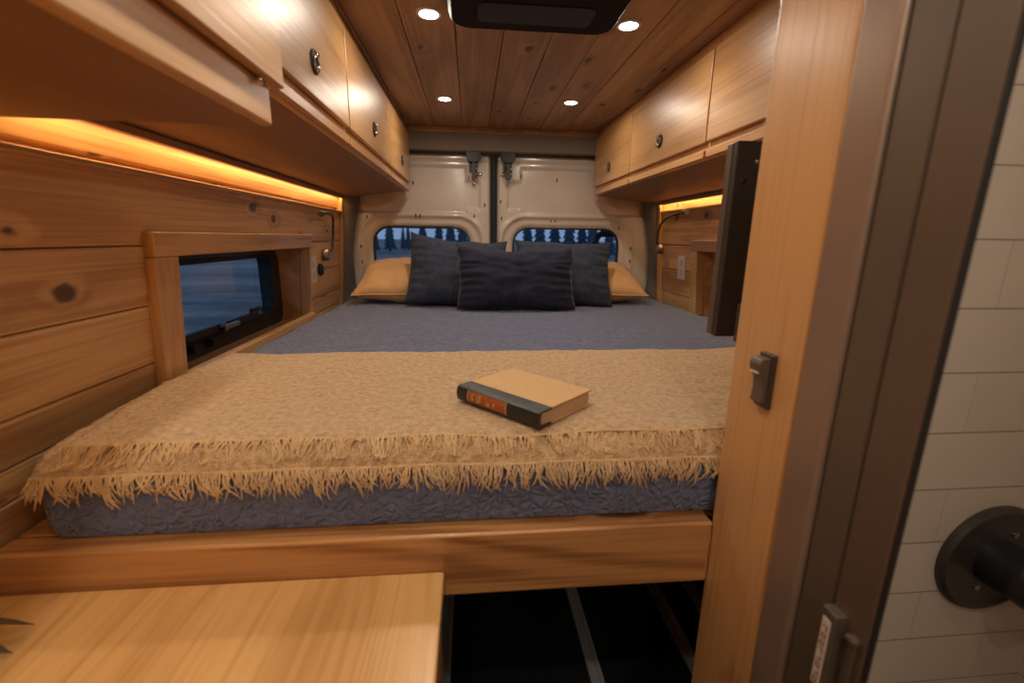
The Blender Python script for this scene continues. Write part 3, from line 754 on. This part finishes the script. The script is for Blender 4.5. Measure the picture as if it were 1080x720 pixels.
# ------------------------------------------------------------------ throw
def ztop(y):           # top of mattress along its rounded front
    r = .05
    if y > MY0+r: return MZ1
    a = max(-1, min(1, (MY0+r-y)/r)); return MZ1-r+r*math.sqrt(max(0, 1-a*a))
tw = thing('throw_blanket', 'tan woven throw with fringed edges folded over the foot of the bed', 'blanket', (.05, .88, -.31))
def nz(x, y, s, o=0): return mn.noise(Vector((x*s, y*s, o)))
def left_edge(y):
    K = [(.55, -.592), (.60, -.588), (.667, -.582), (.79, -.608), (.92, -.626), (1.116, -.612), (1.3, -.612)]
    for (a, xa), (b, xb) in zip(K, K[1:]):
        if y <= b: return xa+(xb-xa)*max(0, (y-a)/(b-a)) + .004*nz(0, y, 14, 3)
    return -.612
def sheet(y0, y1, lift, xr, nu, nv, front_drop=None, seed=0):
    mb = MB()
    def f(u, v, off=0):
        if front_drop:      # path: flat, then over the rounded edge and hanging
            L1 = y1-(MY0+.05); arc = .05*math.pi/2*.66; tail = front_drop; Ltot = L1+arc+tail
            s = v*Ltot
            yb = y1 - s + (.008*nz(u*3, 0, 2, 5) if v < .05 else 0)
            if s < L1: y = y1-s; z = MZ1; n_ = Vector((0, 0, 1))
            elif s < L1+arc:
                a = (s-L1)/.05; y = MY0+.05-.05*math.sin(a); z = MZ1-.05+.05*math.cos(a); n_ = Vector((0, -math.sin(a), math.cos(a)))
            else:
                a = arc/.05; t = s-L1-arc; y = MY0+.05-.05*math.sin(a)-t*math.cos(a); z = MZ1-.05+.05*math.cos(a)-t*math.sin(a); n_ = Vector((0, -math.sin(a), math.cos(a)))
        else:
            y = y1+(y0-y1)*v; z = ztop(y) if y < MY0+.05 else MZ1; n_ = Vector((0, 0, 1))
        x0 = left_edge(y) - (.026*(1-sm(.70, .95, y)) if front_drop else 0); x = x0+(xr-x0)*u
        if v > .9: y += .011*nz(x, 0, 6, seed)*(v-.9)*10
        if v < .12: y += .010*nz(x, 0, 5, seed+2)*(1-v/.12)
        h = lift+.0035*nz(x, y, 7, seed)+.0022*nz(x, y*2.2, 16, seed)+.0012*nz(x, y, 45, seed)
        h += .007*sm(.1, .6, x)*max(-.4, nz(x*.5, y*3, 9, seed+4))
        h = max(h, puff(x, y, z)+.0052)
        p = Vector((x, y, z))+n_*h
        return p
    mb.grid(nu, nv, lambda u, v: f(u, v)); 
    k = len(mb.v); th = .0035
    top = list(mb.v)
    mb.add([(p[0], p[1]+.001, p[2]-th) for p in top], [tuple(q[::-1]) for q in mb.f])
    R = lambda i, j: i*(nv+1)+j
    for i in range(nu):
        mb.f.append((R(i, 0), R(i, 0)+k, R(i+1, 0)+k, R(i+1, 0))); mb.f.append((R(i, nv), R(i+1, nv), R(i+1, nv)+k, R(i, nv)+k))
    for j in range(nv):
        mb.f.append((R(0, j), R(0, j+1), R(0, j+1)+k, R(0, j)+k)); mb.f.append((R(nu, j), R(nu, j)+k, R(nu, j+1)+k, R(nu, j+1)))
    return mb, [top[R(i, nv)] for i in range(nu+1)]
lo_mb, lo_edge = sheet(None, 1.150, .0090, .78, 190, 120, front_drop=.004, seed=1)
up_mb, up_edge = sheet(.645, 1.156, .0145, .78, 190, 100, seed=1)
obj('lower_layer', lo_mb, M['throw'], tw, smooth=True)
obj('upper_layer', up_mb, M['throw'], tw, smooth=True)
def fringe(edge, mode, seed, count):
    random.seed(seed); mb = MB(); n = len(edge)-1
    clump = 0; cl_x = 0; cl_a = 0
    for i in range(count):
        if clump <= 0: clump = random.randint(3, 8); cl_x = random.uniform(-.012, .012); cl_a = random.uniform(.8, 1.25)
        clump -= 1
        u = (i+random.random()*.8)/count*n; k = min(int(u), n-1); f = u-k
        p = Vector(edge[k]).lerp(Vector(edge[k+1]), f)
        Ln = random.uniform(.021, .042)*cl_a if mode == 'hang' else random.uniform(.020, .034)*cl_a
        dx = cl_x+random.uniform(-.006, .006); pts = []; ph = random.uniform(0, 6.3)
        for s in range(6):
            t = s/5
            if mode == 'hang':
                q = p+Vector((dx*t*t*1.3+.0015*math.sin(ph+t*7), -.006*math.sin(t*2.4)-.003*t+.001*math.sin(ph*2+t*6), .002-Ln*t))
                q.z += .001
            else:
                y = p.y+.004-Ln*t; x = p.x+dx*t*1.2+.0022*math.sin(ph+t*6)
                zt_ = ztop(max(y, MY0+.008)) + .0150+.003*abs(math.sin(ph+t*3))-.002*t
                q = Vector((x, y, min(zt_, p.z+.004)))
                if s == 0: q.z = p.z-.001
            pts.append(q)
        r = random.uniform(.0007, .0012)
        mb.tube(pts, [r, r*1.15, r, r, r*.9, r*.5], 4)
    return mb
fo_ = obj('fringe', fringe(lo_edge, 'hang', 5, 880), M['fringe'], tw); fo_['kind'] = 'stuff'
fo_ = obj('fringe', fringe(up_edge, 'lay', 9, 880), M['fringe'], tw); fo_['kind'] = 'stuff'
# stitched hems
obj('hem', MB().tube([(p[0], p[1], p[2]+.0005) for p in lo_edge], .0022, 6), M['fringe'], tw, smooth=True)
obj('hem', MB().tube([(p[0], p[1], p[2]+.0005) for p in up_edge], .0022, 6), M['fringe'], tw, smooth=True)

# ------------------------------------------------------------------ book
def book():
    A = Vector((-.0265, .781)); B = Vector((.1035, .640)); Cc = Vector((.208, .752))
    e1 = (B-A); L = e1.length; e1.normalize(); e2 = Vector((-e1.y, e1.x)); D = (Cc-B).dot(e2)
    zb = -.294; H = .029
    t = thing('book', 'old hardcover book with a rust label on its black spine, lying on the tan throw', 'book', ((A.x+Cc.x)/2, (A.y+Cc.y)/2, zb))
    def W(m): return m.map(lambda a, b, z: (A.x+e1.x*a+e2.x*b, A.y+e1.y*a+e2.y*b, zb+z))
    # pages
    obj('pages', W(MB().box(.003, L-.003, .008, D-.004, .003, H-.003)), M['page'], t, bevel=.001)
    for z0 in (0, H-.003):
        c = obj('cover', W(MB().box(0, L, .034, D, z0, z0+.003)), M['bookcloth'], t, bevel=.0008)
    sp = MB(); 
    prof = [(.0345, 0), (.006, 0), (.001, .002), (-.0012, H*.3), (-.0018, H*.5), (-.0012, H*.7), (.001, H-.002), (.006, H), (.0345, H), (.0345, H-.0032), (.008, H-.0032), (.006, H*.5), (.008, .0032), (.0345, .0032)]
    sp.prism(prof, 'x', -.0004, L+.0004)     # outline given as (b, z)
    s_ = obj('spine', W(sp), M['bookblack'], t, bevel=.0006, label='black leather spine')
    lb = MB(); l0, l1 = .031, .122
    lb.prism([(.0008, .0035), (-.0018, H*.3), (-.0024, H*.5), (-.0018, H*.7), (.0006, H-.0025), (.003, H-.002), (.003, .003)], 'x', l0, l1)
    obj('title_label', W(lb), M['booklabel'], s_, label='rust coloured title label')
    g = MB()
    def bar(a0, a1, z0, z1): g.box(a0, a1, -.0031, -.0022, z0, z1)
    # gilt letters, worn
    bar(.040, .0412, .011, .021); bar(.040, .045, .011, .0122); bar(.0445, .0457, .011, .023); bar(.043, .049, .021, .0222)
    bar(.054, .0552, .010, .020); bar(.054, .0600, .010, .0112); bar(.0588, .060, .010, .022); bar(.0618, .063, .012, .024); bar(.060, .066, .0225, .0237)
    bar(.078, .0792, .009, .017); bar(.083, .0842, .009, .0165); bar(.078, .084, .012, .013); bar(.094, .0952, .010, .018); bar(.094, .0985, .0168, .018)
    obj('gilt_lettering', W(g), M['gold'], s_)
    for q in (l0-.002, l1+.0006):
        obj('gilt_band', W(MB().prism([(.0006, .0034), (-.0020, H*.3), (-.0026, H*.5), (-.0020, H*.7), (.0004, H-.0024), (.003, H-.002), (.003, .003)], 'x', q, q+.0013)), M['gold'], s_)
book()

# ------------------------------------------------------------------ pillows
def pillow(name, W, H, T, mat, loc, lean, yaw, roll, label, seed, pinch=.06, wr=.006, piping=False, sag=0, group=None):
    N = 46; V = []; F = []
    def pt(u, v, sgn):
        cu = abs(u); cv = abs(v)
        t = (max(0, 1-cu**2.6)*max(0, 1-cv**2.6))**.48
        x = W/2*u*(1-pinch*(1-v*v)); z = H/2*v*(1-pinch*1.2*(1-u*u))
        edge = 1-min(1, t)
        # wrinkles radiating from seams
        wn = wr*(mn.noise(Vector((u*2.2+seed, v*2.2, sgn*2)))*1.4+.8*mn.noise(Vector((u*5+seed, v*5, sgn*3))))
        rad = wr*.9*math.sin(v*26+mn.noise(Vector((v*3, seed, 0)))*4)*max(0, (cu-.55)/.45)*min(1, t*2.5)
        rad2 = wr*.7*math.sin(u*28+mn.noise(Vector((u*3, seed, 5)))*4)*max(0, (cv-.6)/.4)*min(1, t*2.5)
        y = sgn*(T/2*t+ (wn+rad+rad2)*min(1, t*1.5))
        z += -sag*(1-cu**2)*max(0, v)*.5
        x += .012*mn.noise(Vector((v*2, seed, 1)))*cu; z += .012*mn.noise(Vector((u*2, seed, 7)))*cv
        return (x, y, z+H/2)
    mb = MB()
    mb.grid(N, N, lambda a, b: pt(2*a-1, 2*b-1, -1)); mb.grid(N, N, lambda a, b: pt(2*a-1, 2*b-1, 1))
    me = bpy.data.meshes.new(name); me.from_pydata(mb.v, [], mb.f)
    bm = bmesh.new(); bm.from_mesh(me); bmesh.ops.remove_doubles(bm, verts=bm.verts, dist=.0004); bmesh.ops.recalc_face_normals(bm, faces=bm.faces); bm.to_mesh(me); bm.free()
    for p in me.polygons: p.use_smooth = True
    me.materials.append(mat)
    R = (math.radians(-lean), math.radians(roll), math.radians(yaw))
    if piping:
        o = bpy.data.objects.new(name, None)
        q = bpy.data.objects.new('pillowcase', me)
        rim = []
        for k in range(4*N):
            s, f = divmod(k, N); a = 2*f/N-1
            u, v = ((a, -1), (1, a), (-a, 1), (-1, -a))[s]; rim.append(pt(u, v, 1))
        rim.append(rim[0])
        pm = MB().tube(rim, .0035, 6, caps=False); m2 = bpy.data.meshes.new('seam'); m2.from_pydata(pm.v, [], pm.f); m2.materials.append(mat)
        for p in m2.polygons: p.use_smooth = True
        r = bpy.data.objects.new('seam', m2)
        for z_ in (o, q, r): C.objects.link(z_)
        q.parent = o; r.parent = o
    else:
        o = bpy.data.objects.new(name, me); C.objects.link(o)
    o.location = (loc[0], loc[1], loc[2]+ZO); o.rotation_euler = R
    tag(o, label, 'pillow', group); return o
pillow('bed_pillow', .64, .42, .165, M['pillow_tan'], (-.222, 2.075, -.265), 74, 2, 0, 'tan linen pillow at the left, half under the charcoal cushion', 1, piping=True, pinch=.05)
pillow('bed_pillow', .64, .42, .165, M['pillow_tan'], (.535, 2.075, -.265), 74, -2, 0, 'tan linen pillow at the right, sticking out behind the charcoal cushion', 4, piping=True, pinch=.05)
pillow('square_cushion', .46, .355, .15, M['pillow_grey'], (-.07, 2.025, -.311), 27, 3, 5, 'charcoal blue cushion leaning at the left behind the navy one', 8, sag=.05)
pillow('square_cushion', .47, .335, .15, M['pillow_grey'], (.432, 2.03, -.310), 27, -3, 1, 'charcoal blue cushion leaning at the right behind the navy one', 12, sag=.02)
pillow('lumbar_cushion', .52, .285, .13, M['pillow_navy'], (.198, 1.90, -.305), 18, 0, 0, 'dark navy velvet lumbar cushion in the centre in front of the others', 17, wr=.007, pinch=.05, sag=.04)

# ------------------------------------------------------------------ kitchen counter
ct_ = MB(); ct_.box(-.672, -.044, -1.2, .5875, -.526, -.498)
solo('countertop', ct_, M['bamboo_top'], 'glossy bamboo countertop butting against the bed beam', 'countertop', bevel=.004)
cb = thing('base_cabinet', 'bamboo base cabinet carrying the countertop, only its side edge showing', 'cabinet', (-.36, -.3, -1.26))
obj('body', MB().box(-.665, -.062, -1.19, .583, -1.26, -.5265), M['bamboo'], cb, bevel=.002)
obj('end_panel', MB().box(-.062, -.050, -1.19, .583, -1.26, -.5265), M['cedar_y'], cb, bevel=.002)
# potted plant left of the frame, its brown tips stand in for a frond shadow
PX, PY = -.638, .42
pt_ = thing('added_plant', 'plant left of the frame, its dark tips standing in for a shadow on the bamboo countertop', 'plant', (PX, PY, -.498))
obj('added_pot', MB().lathe([(.022, 0), (.027, .04), (.030, .042), (.030, .050), (.025, .050), (.024, .04)], (PX, PY, -.498), 'z', 28), M['added_pot'], pt_, smooth='edge')
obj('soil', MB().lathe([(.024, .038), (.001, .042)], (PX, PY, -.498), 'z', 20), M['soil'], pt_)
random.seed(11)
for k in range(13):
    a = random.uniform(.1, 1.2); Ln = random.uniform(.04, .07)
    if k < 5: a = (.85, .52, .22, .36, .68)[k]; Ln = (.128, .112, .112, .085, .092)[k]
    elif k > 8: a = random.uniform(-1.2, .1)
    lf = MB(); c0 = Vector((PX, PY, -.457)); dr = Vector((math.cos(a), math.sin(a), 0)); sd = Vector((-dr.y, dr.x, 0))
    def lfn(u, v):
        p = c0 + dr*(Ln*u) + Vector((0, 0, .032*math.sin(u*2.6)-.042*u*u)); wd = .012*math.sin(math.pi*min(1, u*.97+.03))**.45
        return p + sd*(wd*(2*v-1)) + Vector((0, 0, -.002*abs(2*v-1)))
    lf.grid(12, 4, lfn); obj('shadow_leaf', lf, M['shadow_leaf'], pt_, smooth=True)

# ------------------------------------------------------------------ garage tracks under the bed
for x, lab in ((-.088, 'thin metal floor track beside the countertop end in the dark storage bay'), (.358, 'metal floor track in the middle of the dark storage bay'),
               (.665, 'wider metal floor track toward the cedar post in the dark storage bay'), (.80, 'metal floor track deepest behind the cedar post in the storage bay')):
    m = MB(); wd = .020
    m.box(x-wd, x-.007, .30, 2.44, -1.26, -1.248); m.box(x+.007, x+wd, .30, 2.44, -1.26, -1.248); m.box(x-wd, x+wd, .30, 2.44, -1.2600, -1.2575)
    solo('floor_track', m, M['alu'], lab, 'track', 'floor tracks in the storage bay', bevel=.0015)

# ------------------------------------------------------------------ outside
struct('ground', MB().box(-200, 200, -60, 300, -1.96, -1.90), M['ground'])
def conifer(x, y, h, label):
    t = thing('conifer_tree', label, 'tree', (x, y, -1.90), 'conifers beyond the field')
    obj('trunk', MB().tube([(x, y, -1.90), (x, y, -1.9+h*.9)], [h*.03, h*.008], 8), M['trunk'], t)
    m = MB(); n = 14; L = 9; rr = random.Random(int(x*100)+int(h*77))
    for k in range(L):
        z0 = -1.9+h*(.06+.90*k/L); z1 = z0+h*.23; r0 = h*.17*(1-k/L)**.85+h*.015
        V = []
        for i in range(n):
            a = 2*math.pi*i/n; q = r0*(1 if i % 2 else .72)*rr.uniform(.8, 1.12); V.append((x+q*math.cos(a), y+q*math.sin(a), z0-h*.02*(i % 2)))
        V += [(x, y, min(z1, -1.9+h)), (x, y, z0+h*.03)]
        m.add(V, [(i, (i+1) % n, n) for i in range(n)]+[((i+1) % n, i, n+1) for i in range(n)])
    obj('crown', m, M['tree'], t)
def dirx(px, d):      # spot on the field in the sight direction through a window
    return (px-492)/455*d
tr = [(399, 58, 3.6, 'small conifer at the very left of the left rear window'), (413, 60, 5.3, 'tall conifer alone in the left part of the left rear window'),
      (426, 66, 3.4, 'first of two little conifers right of the tall one in the left window'), (431, 64, 3.7, 'second of two little conifers right of the tall one in the left window'),
      (445, 55, 5.0, 'slender conifer above the charcoal cushion corner, left rear window'), (461, 56, 5.2, 'slim conifer mid right in the left rear window'),
      (472, 52, 5.4, 'conifer near the right end of the left rear window'), (484, 50, 5.4, 'conifer at the right corner of the left rear window'),
      (549, 50, 5.3, 'tall conifer at the left corner of the right rear window'), (562, 46, 5.6, 'second conifer from the left in the right rear window'),
      (577, 47, 5.3, 'third conifer from the left in the right rear window'), (592, 46, 5.5, 'fourth conifer from the left in the right rear window'),
      (605, 48, 5.2, 'fifth conifer from the left in the right rear window'), (616, 45, 5.4, 'conifer just left of the dark ladder rail outside'),
      (634, 47, 5.0, 'conifer behind the dark ladder rail outside')]
for px, d, h, lab in tr: conifer(dirx(px, d), d, h, lab)
ld = MB()
ld.tube([(.725, 2.60, -1.3), (.725, 2.60, -.02), (.735, 2.60, .012), (.76, 2.60, .030), (.95, 2.60, .034)], .020, 12)
ld.tube([(1.10, 2.60, -1.3), (1.10, 2.60, .0), (1.08, 2.60, .03), (.95, 2.60, .034)], .020, 12)
for z in (-.30, -.58, -.86, -1.14): ld.tube([(.725, 2.60, z), (1.10, 2.60, z)], .014, 10)
for z in (.03, -1.2):
    ld.tube([(.93, 2.60, z), (.93, 2.49, z)], .010, 8)
solo('ladder', ld, M['black'], 'black tubular ladder outside the right rear window', 'ladder', smooth=True)
